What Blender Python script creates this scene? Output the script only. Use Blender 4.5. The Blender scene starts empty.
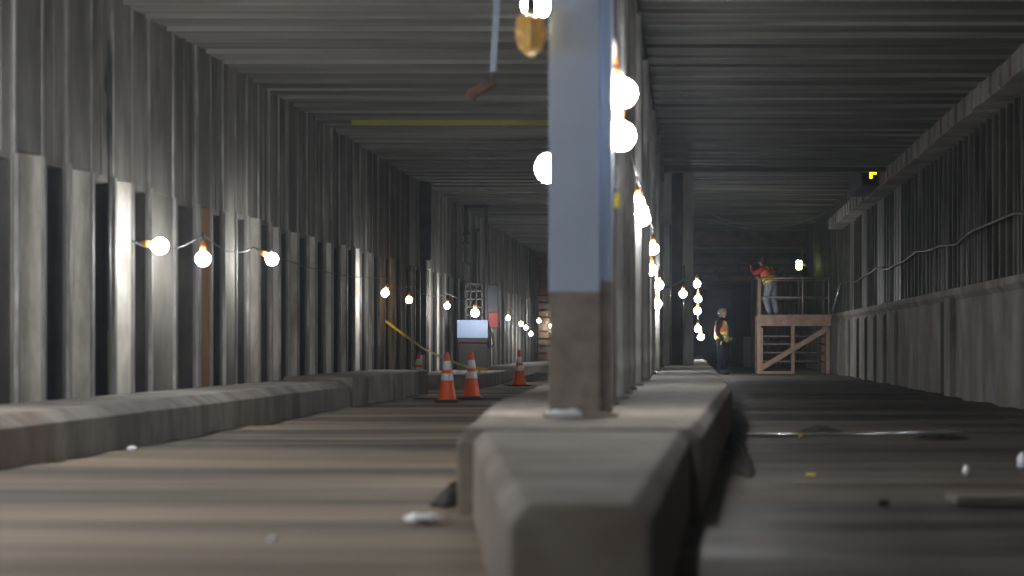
import bpy, bmesh, math, random
from mathutils import Vector, Matrix, noise
random.seed(7)
PI = math.pi
F = 2200.0                 # focal length in pixels
H = 0.8                    # camera height
scene = bpy.context.scene
COL = scene.collection

def P(px, py, s):          # photo position at a scale of s pixels per metre -> point in the place
    return Vector(((px-690)/s, F/s, H+(345-py)/s))

# ---------------------------------------------------------------- materials
def lin(c):
    return tuple(((v/12.92) if v <= .04045 else ((v+.055)/1.055)**2.4) for v in c)
def mat(name, c1, c2=None, scale=3.0, stretch=(1,1,1), rough=.85, bump=.3, metal=0.0, detail=8, c3=None, s3=.6, st3=(1,1,1), thr3=.55, bscale=None, rough2=None, spec=.4):
    m = bpy.data.materials.new(name); m.use_nodes = True
    nt = m.node_tree; N = nt.nodes; L = nt.links
    b = N['Principled BSDF']
    b.inputs['Roughness'].default_value = rough
    b.inputs['Metallic'].default_value = metal
    b.inputs['Specular IOR Level'].default_value = spec
    tc = N.new('ShaderNodeTexCoord')
    mp = N.new('ShaderNodeMapping'); mp.inputs['Scale'].default_value = stretch
    L.new(tc.outputs['Object'], mp.inputs['Vector'])
    n = N.new('ShaderNodeTexNoise'); n.inputs['Scale'].default_value = scale; n.inputs['Detail'].default_value = detail
    n.inputs['Roughness'].default_value = .62
    L.new(mp.outputs[0], n.inputs['Vector'])
    cr = N.new('ShaderNodeValToRGB')
    cr.color_ramp.elements[0].position = .36; cr.color_ramp.elements[1].position = .64
    cr.color_ramp.elements[0].color = (*c1, 1); cr.color_ramp.elements[1].color = (*(c2 or c1), 1)
    L.new(n.outputs['Fac'], cr.inputs['Fac'])
    out = cr.outputs['Color']
    if c3:
        mp3 = N.new('ShaderNodeMapping'); mp3.inputs['Scale'].default_value = st3; mp3.inputs['Location'].default_value = (3.3, 7.1, 1.7)
        L.new(tc.outputs['Object'], mp3.inputs['Vector'])
        n3 = N.new('ShaderNodeTexNoise'); n3.inputs['Scale'].default_value = s3; n3.inputs['Detail'].default_value = min(detail,5)-(1 if detail<5 else 0)
        L.new(mp3.outputs[0], n3.inputs['Vector'])
        r3 = N.new('ShaderNodeValToRGB'); r3.color_ramp.elements[0].position = thr3-.06; r3.color_ramp.elements[1].position = thr3+.1
        L.new(n3.outputs['Fac'], r3.inputs['Fac'])
        mx = N.new('ShaderNodeMix'); mx.data_type = 'RGBA'
        L.new(r3.outputs['Color'], mx.inputs['Factor']); L.new(out, mx.inputs[6]); mx.inputs[7].default_value = (*c3, 1)
        out = mx.outputs[2]
        if rough2 is not None:
            mr = N.new('ShaderNodeMapRange'); mr.inputs['To Min'].default_value = rough; mr.inputs['To Max'].default_value = rough2
            L.new(r3.outputs['Color'], mr.inputs['Value']); L.new(mr.outputs[0], b.inputs['Roughness'])
    L.new(out, b.inputs['Base Color'])
    if bump:
        bn = N.new('ShaderNodeTexNoise'); bn.inputs['Scale'].default_value = bscale or scale*3; bn.inputs['Detail'].default_value = 6
        L.new(mp.outputs[0], bn.inputs['Vector'])
        bp = N.new('ShaderNodeBump'); bp.inputs['Strength'].default_value = bump; bp.inputs['Distance'].default_value = .03
        L.new(bn.outputs['Fac'], bp.inputs['Height']); L.new(bp.outputs[0], b.inputs['Normal'])
    return m
def emat(name, c, st):
    m = bpy.data.materials.new(name); m.use_nodes = True
    b = m.node_tree.nodes['Principled BSDF']
    b.inputs['Base Color'].default_value = (*c, 1)
    b.inputs['Emission Color'].default_value = (*c, 1); b.inputs['Emission Strength'].default_value = st
    return m

M = {}
M['wall'] = mat('wall_concrete', (.105,.1,.085), (.215,.205,.178), 1.6, (1,1.3,.5), .92, .4, c3=(.09,.085,.075), s3=1.2, st3=(1,1,.25), thr3=.58, spec=.15)
M['wall_dark'] = mat('dark_recess_shade', (.022,.02,.018), (.05,.046,.04), 3, (1,1,.5), .9, .5)  # shade of deep recesses put into a near-black colour
M['pale'] = mat('pale_lit_panel', (.5,.47,.41), (.78,.75,.68), 3.5, (1,1,.5), .9, .4, spec=.15, c3=(.3,.26,.21), s3=1.2, st3=(1,1,.6), thr3=.58)  # bulb light on the wall bays put into a pale colour
M['brownp'] = mat('brown_timber_panel', (.2,.11,.05), (.34,.2,.1), 4, (1,1,.3), .8, .4)
M['flange'] = mat('pile_flange_steel', (.12,.115,.105), (.26,.25,.23), 6, (1,1,.3), .7, .4, c3=(.42,.41,.38), s3=5, st3=(1,1,.3), thr3=.62)
M['ceil'] = mat('ceiling_concrete', (.06,.057,.048), (.125,.12,.1), 2.0, (.05,1.8,1), .85, .25, detail=3, c3=(.17,.162,.13), s3=1.1, st3=(.04,1.5,1), thr3=.6, bscale=3)
M['ceil_r'] = mat('shaded_ceiling_concrete', (.036,.035,.03), (.08,.077,.067), 2.0, (.05,1.8,1), .8, .25, detail=3, c3=(.1,.097,.082), s3=1.1, st3=(.03,1.5,1), thr3=.6, bscale=3)  # right bay's shade put into a darker ceiling colour
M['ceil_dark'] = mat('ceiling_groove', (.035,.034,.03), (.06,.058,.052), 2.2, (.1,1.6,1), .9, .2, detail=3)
M['lip'] = mat('slab_edge_glint', (.08,.078,.068), (.28,.272,.24), 1.5, (.12,3,1), .5, .1, detail=3)  # glint of the bulbs put into a pale edge colour
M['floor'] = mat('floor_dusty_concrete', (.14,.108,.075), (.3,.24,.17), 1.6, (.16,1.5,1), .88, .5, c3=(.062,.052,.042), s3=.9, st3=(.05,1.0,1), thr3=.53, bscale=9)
M['floor_r'] = mat('floor_right_concrete', (.06,.048,.038), (.14,.113,.09), 1.6, (.16,1.6,1), .75, .5, c3=(.035,.03,.026), s3=1.0, st3=(.08,1.2,1), thr3=.5, bscale=9, rough2=.45)  # darker than the left floor, smoother in its dark streaks
M['curb'] = mat('curb_concrete', (.15,.138,.12), (.25,.232,.205), 3, (1,1,.5), .85, .4, c3=(.13,.09,.07), s3=1.5, st3=(1,1,.3), thr3=.56)
M['median'] = mat('median_concrete', (.15,.13,.11), (.26,.23,.195), 2.4, (1,1,1), .85, .35, c3=(.15,.12,.1), s3=1.4, thr3=.58)
M['bench'] = mat('bench_concrete', (.16,.15,.135), (.33,.315,.285), 1.4, (1,.8,.6), .85, .4, c3=(.2,.15,.12), s3=1.2, st3=(1,1,.3), thr3=.58)
M['pile'] = mat('sheet_pile_wall', (.055,.056,.046), (.15,.152,.125), 3, (1,1,.25), .6, .4, c3=(.3,.3,.26), s3=3, st3=(1,1.5,.15), thr3=.66)
M['steel'] = mat('dark_column_steel', (.045,.042,.038), (.11,.105,.095), 5, (1,1,.3), .5, .35, .2)
M['bluepaint'] = mat('pale_blue_column_paint', (.34,.42,.56), (.4,.48,.63), 3, (1,1,.5), .5, .12)
M['bare'] = mat('bare_grey_brown_column', (.19,.165,.14), (.28,.245,.21), 8, (1,1,1), .8, .35)
M['girder'] = mat('black_girder', (.05,.05,.048), (.1,.1,.095), 3, rough=.7)
M['black'] = mat('black_rubber', (.02,.02,.02), (.035,.035,.035), 8, rough=.6, bump=.1)
M['orange'] = mat('cone_orange', (.92,.15,.04), (.85,.12,.035), 8, rough=.5, bump=.05)
M['reflect'] = mat('reflective_white', (.88,.9,.92), (.78,.8,.82), 14, rough=.45, bump=.03)
M['wood'] = mat('platform_lumber', (.3,.2,.14), (.42,.3,.22), 4, (1,1,1), .8, .2)
M['woodfar'] = mat('brown_lagging', (.12,.08,.05), (.24,.16,.1), 3, (1.5,1.5,.3), .9, .5)
M['rail'] = mat('grey_pipe', (.22,.2,.17), (.34,.3,.26), 6, rough=.5, metal=.3)
M['rust'] = mat('rusted_girder', (.12,.075,.045), (.26,.18,.12), 4, (.5,1,1), .85, .7)
M['navy'] = mat('navy_cloth', (.006,.009,.016), (.011,.015,.026), 10, rough=.95, bump=.15, spec=.08)
M['red'] = mat('red_shirt', (.5,.045,.03), (.36,.03,.025), 10, rough=.9, bump=.1)
M['jean'] = mat('pale_grey_denim', (.3,.34,.42), (.42,.47,.56), 9, rough=.9, bump=.2)
M['skin'] = mat('skin', (.42,.24,.16), (.48,.28,.19), 8, rough=.6, bump=.05)
M['hair'] = mat('dark_hair', (.02,.015,.012), (.04,.03,.02), 20, rough=.7, bump=.2)
M['tan'] = mat('tan_helmet', (.24,.2,.16), (.3,.26,.21), 4, rough=.45, bump=.03)
M['darkred'] = mat('maroon_helmet', (.07,.03,.025), (.1,.04,.03), 4, rough=.45, bump=.03)
M['yellow'] = mat('yellow_plastic', (.75,.62,.05), (.8,.68,.08), 5, rough=.5, bump=.05)
M['cage'] = mat('yellow_lamp_guard', (.7,.45,.12), (.78,.52,.16), 8, rough=.5, bump=.05)
M['socket'] = mat('orange_socket', (.6,.25,.06), (.5,.2,.05), 8, rough=.5, bump=.05)
M['cable'] = mat('black_cable', (.025,.025,.025), (.05,.048,.045), 12, rough=.6, bump=.05)
M['whitecable'] = mat('pale_cable', (.3,.3,.3), (.4,.4,.4), 12, rough=.45, bump=.05)
M['whitepl'] = mat('white_plastic', (.7,.72,.78), (.8,.82,.86), 9, rough=.35, bump=.1)
M['boxblue'] = mat('pale_blue_panel', (.26,.34,.5), (.3,.38,.55), 4, rough=.5, bump=.03)
M['machbrown'] = mat('brown_machine_body', (.028,.022,.02), (.045,.036,.032), 5, rough=.7, bump=.15)
M['machgrey'] = mat('dark_grey_machine', (.025,.027,.03), (.045,.048,.05), 5, rough=.5, metal=.3, bump=.1)
M['machred'] = mat('dull_red_machine', (.35,.04,.03), (.25,.035,.03), 6, rough=.55, bump=.1)
M['slime'] = mat('yellow_painted_edge', (.42,.42,.06), (.3,.3,.07), 2.5, (.4,1,1), .7, .3)
M['greenlit'] = mat('green_lit_edge', (.2,.26,.1), (.3,.36,.14), 3, rough=.7)  # green lamp light on the header put into the colour
M['dirt'] = mat('black_dirt_shade', (.018,.015,.012), (.05,.04,.033), 9, rough=.95, bump=.9)  # also colours the shadow strip right of the median
M['strap'] = mat('pale_blue_strap', (.2,.24,.32), (.26,.3,.38), 6, rough=.5, bump=.05)
M['hookrust'] = mat('dark_rusty_iron', (.06,.03,.02), (.11,.06,.04), 12, rough=.9, bump=.5)
M['pipe'] = mat('shiny_conduit', (.5,.5,.5), (.65,.65,.64), 7, rough=.22, metal=.8, bump=.05)
M['puddle'] = mat('standing_water', (.02,.02,.02), (.03,.03,.028), 3, rough=.04, bump=.02, spec=.8)
M['bulb'] = emat('lit_bulb', (.98,.985,1), 230)
M['bulb_warm'] = emat('lit_amber_bulb', (1,.62,.25), 60)
M['tube'] = emat('green_white_tube', (.82,1,.3), 60)
M['yglow'] = emat('yellow_marker_glow', (1,.78,.02), 2.2)

# ---------------------------------------------------------------- mesh helpers
class MB:
    def __init__(s): s.bm = bmesh.new(); s.mi = 0
    def face(s, vs):
        try:
            f = s.bm.faces.new(vs); f.material_index = s.mi; return f
        except ValueError: return None
    def box(s, x0,x1,y0,y1,z0,z1):
        v = [s.bm.verts.new(c) for c in ((x0,y0,z0),(x1,y0,z0),(x1,y1,z0),(x0,y1,z0),(x0,y0,z1),(x1,y0,z1),(x1,y1,z1),(x0,y1,z1))]
        for q in ((0,3,2,1),(4,5,6,7),(0,1,5,4),(1,2,6,5),(2,3,7,6),(3,0,4,7)): s.face([v[i] for i in q])
        s.last=v
        return s
    def cbox(s, c, d, rot=None):
        x,y,z = d
        s.box(-x/2,x/2,-y/2,y/2,-z/2,z/2)
        m = Matrix.Translation(c) @ (rot.to_4x4() if rot else Matrix.Identity(4))
        for v in s.last: v.co = m @ v.co
        return s
    def beam(s, a, b, w, h=None, up=Vector((0,0,1))):
        a=Vector(a); b=Vector(b); h=h or w; d=(b-a); L=d.length; d.normalize()
        if abs(d.dot(up))>.95: up=Vector((0,1,0))
        r=d.cross(up).normalized(); u=r.cross(d)
        rot=Matrix((r,d,u)).transposed()
        return s.cbox((a+b)/2,(w,L,h),rot)
    def tube(s, pts, r, n=8, cap=True):
        pts=[Vector(p) for p in pts]; rs=r if isinstance(r,(list,tuple)) else [r]*len(pts)
        rings=[]; prev=None
        for i,p in enumerate(pts):
            d=(pts[min(i+1,len(pts)-1)]-pts[max(i-1,0)]).normalized()
            up=prev if prev else (Vector((0,0,1)) if abs(d.z)<.9 else Vector((1,0,0)))
            a=d.cross(up)
            if a.length<1e-4: a=d.cross(Vector((0,1,0)))
            a.normalize(); b=a.cross(d).normalized(); prev=b
            rings.append([s.bm.verts.new(p+(a*math.cos(t*2*PI/n)+b*math.sin(t*2*PI/n))*rs[i]) for t in range(n)])
        for q in range(len(rings)-1):
            for t in range(n):
                s.face([rings[q][t],rings[q][(t+1)%n],rings[q+1][(t+1)%n],rings[q+1][t]])
        if cap: s.face(rings[0][::-1]); s.face(rings[-1])
        return s
    def lathe(s, prof, c=(0,0,0), n=20, rot=None):
        c=Vector(c); rings=[]
        for (r,z) in prof:
            ring=[]
            for t in range(n):
                v=Vector((r*math.cos(t*2*PI/n), r*math.sin(t*2*PI/n), z))
                if rot: v=rot@v
                ring.append(s.bm.verts.new(c+v))
            rings.append(ring)
        for q in range(len(rings)-1):
            for t in range(n): s.face([rings[q][t],rings[q][(t+1)%n],rings[q+1][(t+1)%n],rings[q+1][t]])
        s.face(rings[0][::-1]); s.face(rings[-1]); return s
    def prism_z(s, bottom, top, zb, zt):
        # bottom/top: lists of xy with the same count
        a=[s.bm.verts.new((x,y,zb)) for x,y in bottom]; b=[s.bm.verts.new((x,y,zt)) for x,y in top]
        n=len(a)
        for i in range(n): s.face([a[i],a[(i+1)%n],b[(i+1)%n],b[i]])
        s.face(a[::-1]); s.face(b); return s
    def extr_y(s, prof, y0, y1):
        a=[s.bm.verts.new((x,y0,z)) for x,z in prof]; b=[s.bm.verts.new((x,y1,z)) for x,z in prof]; n=len(a)
        for i in range(n): s.face([a[i],a[(i+1)%n],b[(i+1)%n],b[i]])
        s.face(a[::-1]); s.face(b); return s
    def build(s, name, mats, parent=None, smooth=False, bevel=0, org=None):
        if not isinstance(mats,(list,tuple)): mats=[mats]
        bmesh.ops.recalc_face_normals(s.bm, faces=s.bm.faces[:])
        if org is not None:
            o3=Vector(org)
            for v in s.bm.verts: v.co-=o3
        me=bpy.data.meshes.new(name); s.bm.to_mesh(me); s.bm.free()
        for m in mats: me.materials.append(m)
        if smooth:
            for p in me.polygons: p.use_smooth=True
        o=bpy.data.objects.new(name,me); COL.objects.link(o)
        if org is not None: o.location=org
        if parent: o.parent=parent
        if bevel:
            b=o.modifiers.new('bevel','BEVEL'); b.width=bevel; b.segments=2; b.limit_method='ANGLE'
        return o
def struct(o): o['kind']='structure'; return o
def tag(o,label,cat,group=None):
    o['label']=label; o['category']=cat
    if group: o['group']=group
    return o
def empty(name, loc, label, cat, group=None, rz=0):
    o=bpy.data.objects.new(name,None); COL.objects.link(o); o.location=loc; o.rotation_euler=(0,0,rz)
    o.empty_display_size=.2
    return tag(o,label,cat,group)
def copy_tree(o,parent=None):
    c=o.copy(); COL.objects.link(c)
    if parent: c.parent=parent
    for ch in o.children: copy_tree(ch,c)
    return c
def catenary(a,b,sag,n=12):
    a=Vector(a); b=Vector(b)
    return [a.lerp(b,t/n)-Vector((0,0,sag*4*(t/n)*(1-t/n))) for t in range(n+1)]

XL=-5.4; XR=4.15; ZP=2.36; ZCL=4.07; ZCR=4.25; YB=79.0

# ---------------------------------------------------------------- floor
def floor_mesh(x0,x1,y0,y1,nx,ny,amp,seed):
    mb=MB(); g=[]
    for j in range(ny+1):
        y=y0+(y1-y0)*j/ny; row=[]
        sl=math.floor(y/1.3+.35*math.sin(y*.4)); band=amp*(noise.noise(Vector((seed,y*.8,0)))+1.1*noise.noise(Vector((sl*3.7+.5,seed,.3))))
        for i in range(nx+1):
            x=x0+(x1-x0)*i/nx
            z=band*.8+amp*.6*noise.noise(Vector((x*.35,y*1.6,seed)))
            row.append(mb.bm.verts.new((x,y,min(z,.016)-.014)))
        g.append(row)
    for j in range(ny):
        for i in range(nx): mb.face([g[j][i],g[j][i+1],g[j+1][i+1],g[j+1][i]])
    return mb
o=floor_mesh(-6.6,-.3,-6,YB,20,900,.03,3).build('floor',M['floor'],smooth=True); struct(o)
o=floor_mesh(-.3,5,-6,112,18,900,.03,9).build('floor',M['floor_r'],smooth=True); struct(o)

# ---------------------------------------------------------------- ceiling
def ceiling(x0,x1,y0,y1,z,pitch,gap,dep,zt,m='ceil'):
    mb=MB(); k=0
    y=y0
    while y<y1-.05:
        w=pitch-gap+random.uniform(-.04,.04); e=min(y+w,y1)
        mb.mi=0; dz=random.uniform(-.012,.012)
        mb.box(x0,x1,y,e,z+dz,zt)
        if e<y1:
            mb.mi=1; mb.box(x0,x1,e,min(y+pitch,y1),z+dep,zt)
        # thin lip on the camera side of each slab, pale as bulb glint
        mb.mi=2; mb.box(x0,x1,y-.022,y-.002,z+dz-.016,z+dz+.05)
        y+=pitch
    return mb.build('ceiling',[M[m],M['ceil_dark'],M['lip']])
struct(ceiling(XL-.3,-.98,-6,YB,ZCL,.9,.26,.09,4.6))
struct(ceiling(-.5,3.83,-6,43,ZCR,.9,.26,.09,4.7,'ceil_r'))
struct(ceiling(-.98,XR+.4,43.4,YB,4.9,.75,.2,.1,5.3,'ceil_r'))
# dividing girder above the column row, header where the right ceiling steps up
struct(MB().box(-1.0,-.5,-6,43.2,4.02,4.7).build('trim_1',M['girder']))
struct(MB().box(-.5,XR+.3,43.0,43.4,4.2,5.3).box(-.5,3.9,42.94,42.99,4.19,4.3).build('trim_2',M['ceil']))
struct(MB().box(-.98,-.8,43.2,YB,4.0,5.3).build('trim_3',M['ceil']))
# yellow painted edge across the left ceiling
struct(MB().box(-4.9,-1.0,F/69-.05,F/69,ZCL-.08,ZCL+.02).build('trim_4',M['slime']))

# ---------------------------------------------------------------- left wall
def left_wall():
    mb=MB()
    starts=[17.68,19.16,20.66,22.04,24.2,25.5,26.9,28.35,29.6,31.1]
    pre=[17.68-1.42*i for i in range(1,15)][::-1]
    st=pre+starts; y=31.1
    while y<YB-1.6: y+=1.42; st.append(y)
    D=.85; xb=XL-D
    mb.mi=0
    # solid upper wall with shallow board marks and projecting flanges
    for i,y in enumerate(st[:-1]):
        y2=st[i+1]; Pp=y2-y
        y=y
        a=y; b=y+.44*Pp; c=y+.54*Pp; d=y+.9*Pp; e=y2
        zt=ZP+random.uniform(-.03,.03)
        rec=random.uniform(-.006,.006)
        # upper panels
        mb.mi=0
        mb.box(xb,XL-.01+rec,a,b,zt,4.4)
        mb.box(xb,XL-.02-rec,b,c,zt,4.4)
        mb.box(xb,XL-.022+rec,c,d,zt-.05,4.4)
        mb.box(xb,XL-.01,d,e,zt,4.4)
        
        # narrow joint ribs
        for t in (.22,.72):
            q=y+t*Pp; mb.box(XL-.2,XL+random.uniform(-.02,.0),q-.03,q+.03,zt,4.2)
        # flanges down to the kerb
        mb.mi=1
        mb.box(xb,XL+.02,b,b+.05,0.0,zt); mb.box(XL-.2,XL+.035,d+.03,e-.05,0.0,zt); mb.box(xb,XL+.004,b,b+.05,zt,4.25); mb.box(XL-.2,XL+.008,d+.03,e-.05,zt,4.2)
        mb.mi=0
        mb.box(xb,XL,b+.05,c,0.0,zt); mb.box(xb,XL,d,d+.03,0,zt); mb.box(xb,XL-.01,e-.05,e,0,zt)
        # splayed pale panel closing bay one
        kind=2 if i<len(pre)+4 else random.choice((2,2,2,2,0))
        if i==len(pre)+4: kind=4
        if i==len(pre)+3: kind=0
        mb.mi=kind
        dn=.2
        vs=[(XL-dn,a+.02),(XL-.005,b)]
        p=[(xb,a),(XL-dn,a),(XL-.005,b),(xb,b)]
        mb.prism_z(p,p,0,zt)
        # deep dark pocket: back wall and head
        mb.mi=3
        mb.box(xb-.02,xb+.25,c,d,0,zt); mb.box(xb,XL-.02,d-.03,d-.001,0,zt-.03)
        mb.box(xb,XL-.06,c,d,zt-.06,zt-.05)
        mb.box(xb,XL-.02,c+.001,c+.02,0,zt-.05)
    return mb.build('wall_left',[M['wall'],M['flange'],M['pale'],M['wall_dark'],M['brownp']])
struct(left_wall())
struct(MB().box(XL-1.1,XL-.8,-6,YB+.5,-.1,4.6).build('wall_left',M['wall_dark']))
# far end of the left bay: horizontal timber lagging
mb=MB()
for k in range(17): mb.box(XL-.9,-.9,YB+random.uniform(0,.05),YB+.3,k*.26+.02,k*.26+.21)
mb.box(XL-.9,-.9,YB+.2,YB+.4,0,4.9)
struct(mb.build('wall_back',M['woodfar']))

# kerb along the left wall: cast sections
def kerb(x0,xin,xw,h,y0,y1,ch=.06):
    return [(x0,-.05),(x0,h-ch),(x0-ch*1.6,h),(xw,h),(xw,-.05)]
mb=MB()
ys=[-2,4,9,14,19.2,24,28.9]
for a,b in zip(ys[:-1],ys[1:]):
    mb.extr_y(kerb(-4.45+random.uniform(-.015,.015),0,XL+.06,.34,0,0,.085),a+.01,b-.01)
struct(mb.build('trim_5',M['curb'],bevel=.01))
mb=MB()
for a,b in ((28.9,33),(33,37.2)):
    mb.extr_y(kerb(-4.43,0,XL+.06,.385,0,0,.02),a+.01,b-.01)
struct(mb.build('trim_6',M['curb'],bevel=.01))
mb=MB()
y=40.2
while y<YB-1: mb.extr_y(kerb(-4.0,0,XL+.06,.25,0,0,.02),y,min(y+5,YB)-.05); y+=5
struct(mb.build('trim_7',M['median'],bevel=.01))

# ---------------------------------------------------------------- median
mb=MB()
ch=.055
def ring(pts,zb,zm,zt,ins):
    # side walls to zm, chamfer to zt
    n=len(pts); c=Vector((sum(p[0] for p in pts)/n,0))
    top=[]
    for i in range(n):
        p0=Vector(pts[i-1]);p1=Vector(pts[i]);p2=Vector(pts[(i+1)%n])
        d1=(p1-p0).normalized(); d2=(p2-p1).normalized()
        n1=Vector((-d1.y,d1.x)); n2=Vector((-d2.y,d2.x)); m=(n1+n2); m=m/m.length_squared*2 if m.length>.1 else n1
        top.append(tuple(p1+m*ins))
    a=[mb.bm.verts.new((x,y,zb)) for x,y in pts]; b=[mb.bm.verts.new((x,y,zm)) for x,y in pts]; t=[mb.bm.verts.new((x,y,zt)) for x,y in top]
    for i in range(n):
        j=(i+1)%n
        mb.face([a[i],a[j],b[j],b[i]]); mb.face([b[i],b[j],t[j],t[i]])
    mb.face(t); mb.face(a[::-1])
ring([(-.46,5.6),(-.1,5.6),(.0,10.45),(-1.03,10.45)],-.05,.345,.393,.05)
ring([(-1.1,10.4),(.05,10.4),(.42,22),(.45,30),(.45,78),(-1.65,78),(-1.65,27),(-1.36,14.7)],-.05,.345,.405,.05)
struct(mb.build('trim_8',M['median'],bevel=.012))

# dirt mounds, and one dark strip in place of the median's shadow
def mound(name,c,rx,ry,rz,seed,m):
    mb=MB(); n=22; k=8; rows=[]
    for j in range(k+1):
        t=j/k; r=[]
        for i in range(n):
            a=i*2*PI/n; q=1-t; f=q*(1+.25*noise.noise(Vector((math.cos(a)*2,math.sin(a)*2,seed))))
            zz=rz*(1-q*q)*(1+.5*noise.noise(Vector((math.cos(a)*3*q,math.sin(a)*3*q,seed+4))))
            r.append(mb.bm.verts.new((c[0]+rx*f*math.cos(a),c[1]+ry*f*math.sin(a),c[2]+zz-.012)))
        rows.append(r)
    for j in range(k):
        for i in range(n): mb.face([rows[j][i],rows[j][(i+1)%n],rows[j+1][(i+1)%n],rows[j+1][i]])
    mb.face(rows[0][::-1]); mb.face(rows[-1])
    return mb.build(name,m,smooth=True,org=c)
def stuff(o,label,cat): tag(o,label,cat); o['kind']='stuff'; return o
stuff(mound('dirt_shade_mound',(-1.25,11.9,0),.1,.9,.07,2,M['dirt']),'dark dirt banked against the left side of the concrete median nose','dirt')
stuff(mound('dirt_shade_mound',(.36,16.8,0),.09,3.6,.035,5,M['dirt']),'low dark strip standing in for shadow along the right foot of the concrete median','dirt')  # low dark mound standing in for the median's shadow
stuff(mound('dirt_shade_mound',(1.21,20.2,0),.22,.5,.07,6,M['dirt']),'low black dirt heap behind the shiny conduit on the right floor','dirt')
stuff(mound('dirt_shade_mound',(2.15,18.9,0),.3,.25,.05,8,M['dirt']),'broken black rubble at the right end of the conduit','dirt')
stuff(mound('dirt_shade_mound',(-3.7,52,0),.25,8,.13,9,M['dirt']),'dark rubble strip along the foot of the far left kerb','dirt')

# ---------------------------------------------------------------- right wall
mb=MB()
mb.mi=0
y=-6
while y<YB:
    L=4.0
    mb.extr_y([(XR,-.05),(XR,1.5),(XR-.07,1.58),(XR-.07,1.68),(XR+.5,1.68),(XR+.5,-.05)],y,min(y+L,YB)-.012)
    y+=L
# shallow pilasters near the far half
for yy in (44,46.5,49,51.5,54,57,60): mb.extr_y([(XR-.07,-.05),(XR-.07,1.4),(XR,1.5),(XR+.1,1.5),(XR+.1,-.05)],yy,yy+.9)
mb.mi=1; mb.box(XR-.03,XR+.02,35.2,36.2,.0,1.5)
mb.mi=0; mb.box(XR-.09,XR+.1,34.4,35.2,-.05,1.55)
struct(mb.build('baseboard_right',[M['bench'],M['wall_dark']],bevel=.008))
mb=MB(); y=-6; k=0
while y<YB:
    p=.66 if y<43 else .62
    top=4.2 if y<43 else 5.2
    mb.mi=0
    mb.extr_y([(XR+.06+random.uniform(-.02,.03),1.6),(XR+.06,top),(XR+.5,top),(XR+.5,1.6)],y,y+.2)
    mb.box(XR+.02,XR+.06,y-.02,y+.05,1.65,top)
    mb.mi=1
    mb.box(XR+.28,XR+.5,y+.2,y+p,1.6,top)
    if k%3==1: mb.mi=0; mb.box(XR+.16,XR+.4,y+.4,y+.48,1.6,top)
    y+=p; k+=1
mb.mi=0; mb.box(XR+.45,XR+.7,-6,YB+.5,0,5.3)
# wider flat panels before the step
for yy in (43.5,47.5,52,56): mb.box(XR+.03,XR+.3,yy,yy+1.6,1.6,5.2)
struct(mb.build('wall_right',[M['pile'],M['ceil_dark']]))
# ledge beam under the ceiling: many short precast pieces
mb=MB(); y=2.0
while y<60:
    mb.box(3.83+random.uniform(-.012,.012),XR+.5,y,y+.82,3.98+random.uniform(-.01,.01),4.27+(.3 if y>43.3 else 0)*0); mb.mi=0
    mb.box(3.80,3.86,y+.8,y+.9,4.0,4.24); y+=.9
struct(mb.build('trim_9',M['bench']))
# cable run on the right wall
pts=[]
for k in range(0,27):
    yy=8+k*2.0; pts.append(Vector((4.1+.02*math.sin(k*2.1),yy,2.45+.05*math.sin(k*1.3)-(.05 if k%2 else 0))))
mb=MB(); mb.tube(pts,.02,8)
tag(mb.build('conduit_pipe',M['steel'],smooth=True),'thick grey service pipe running along the right wall above the bench','pipe')

# ---------------------------------------------------------------- far bulkhead on the right side
mb=MB(); mb.mi=0
mb.box(-.98,XR+.4,YB,YB+.5,4.05,5.3)
mb.mi=1
mb.box(-.98,XR+.2,YB-.15,YB+.2,3.95,4.1)
mb.mi=0
for z in (3.72,3.42,3.12):
    mb.box(-.98,4.0,YB+.1,YB+.6,z,z+.2)
mb.mi=1; mb.box(-.98,3.9,YB+.2,YB+.5,3.0,4.1)
for k in range(26):
    xx=-.8+k*.17; mb.cbox((xx,YB+.05,3.25+random.uniform(-.15,.35)),(.14,.1,random.uniform(.1,.25)),Matrix.Rotation(random.uniform(-.5,.5),3,'Y'))
mb.mi=2
x=2.2
while x<4.2:
    w=random.uniform(.13,.2); mb.box(x,x+w-.03,YB+random.uniform(0,.08),YB+.5,0,3.2); x+=w
mb.mi=3; mb.box(-.9,4.0,YB-.2,YB-.15,4.26,4.3); mb.box(3.98,4.03,YB-.2,YB-.1,1.6,4.3)
struct(mb.build('wall_back',[M['rust'],M['girder'],M['woodfar'],M['greenlit']]))
mb=MB(); mb.box(-2,5,112,112.4,0,5); mb.box(-1.2,-.9,YB+.5,112,0,5); mb.box(2.3,2.6,YB+.5,112,0,5); mb.box(-1.2,2.6,YB+.5,112,3.6,3.9)
struct(mb.build('wall_back',M['wall_dark']))
struct(MB().box(1.95,2.3,YB+1,110,0,1.1).build('trim_10',M['bench']))

# ---------------------------------------------------------------- centre columns
# foremost column: pale blue paint above, bare below
cx0,cx1,cr=-.775,-.495,-.43
YC=F/182
zsp=H+(345-292)/182
root=empty('steel_column',(-.6,YC+.15,.405),'foremost steel column on the median, pale blue paint above and bare brown below','column')
def hcol(mb,x0,x1,y0,d,z0,z1,strip=True):
    mb.box(x0,x1,y0,y0+.022,z0,z1)
    mb.box((x0+x1)/2-.012,(x0+x1)/2+.012,y0+.022,y0+d-.022,z0,z1)
    mb.box(x0,x1,y0+d-.022,y0+d,z0,z1)
def part(mb,name,m,root,**k):
    o=mb.build(name,m,**k); o.parent=root; o.location=Vector(o.location)-Vector(root.location); return o
for nm,m,z0,z1,dz in (('painted_shaft',M['bluepaint'],zsp,4.05,0),('bare_shaft',M['bare'],.405,zsp,0)):
    mb=MB(); hcol(mb,cx0,cx1,YC,.3,z0,z1)
    part(mb,nm,m,root,bevel=.004)
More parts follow.
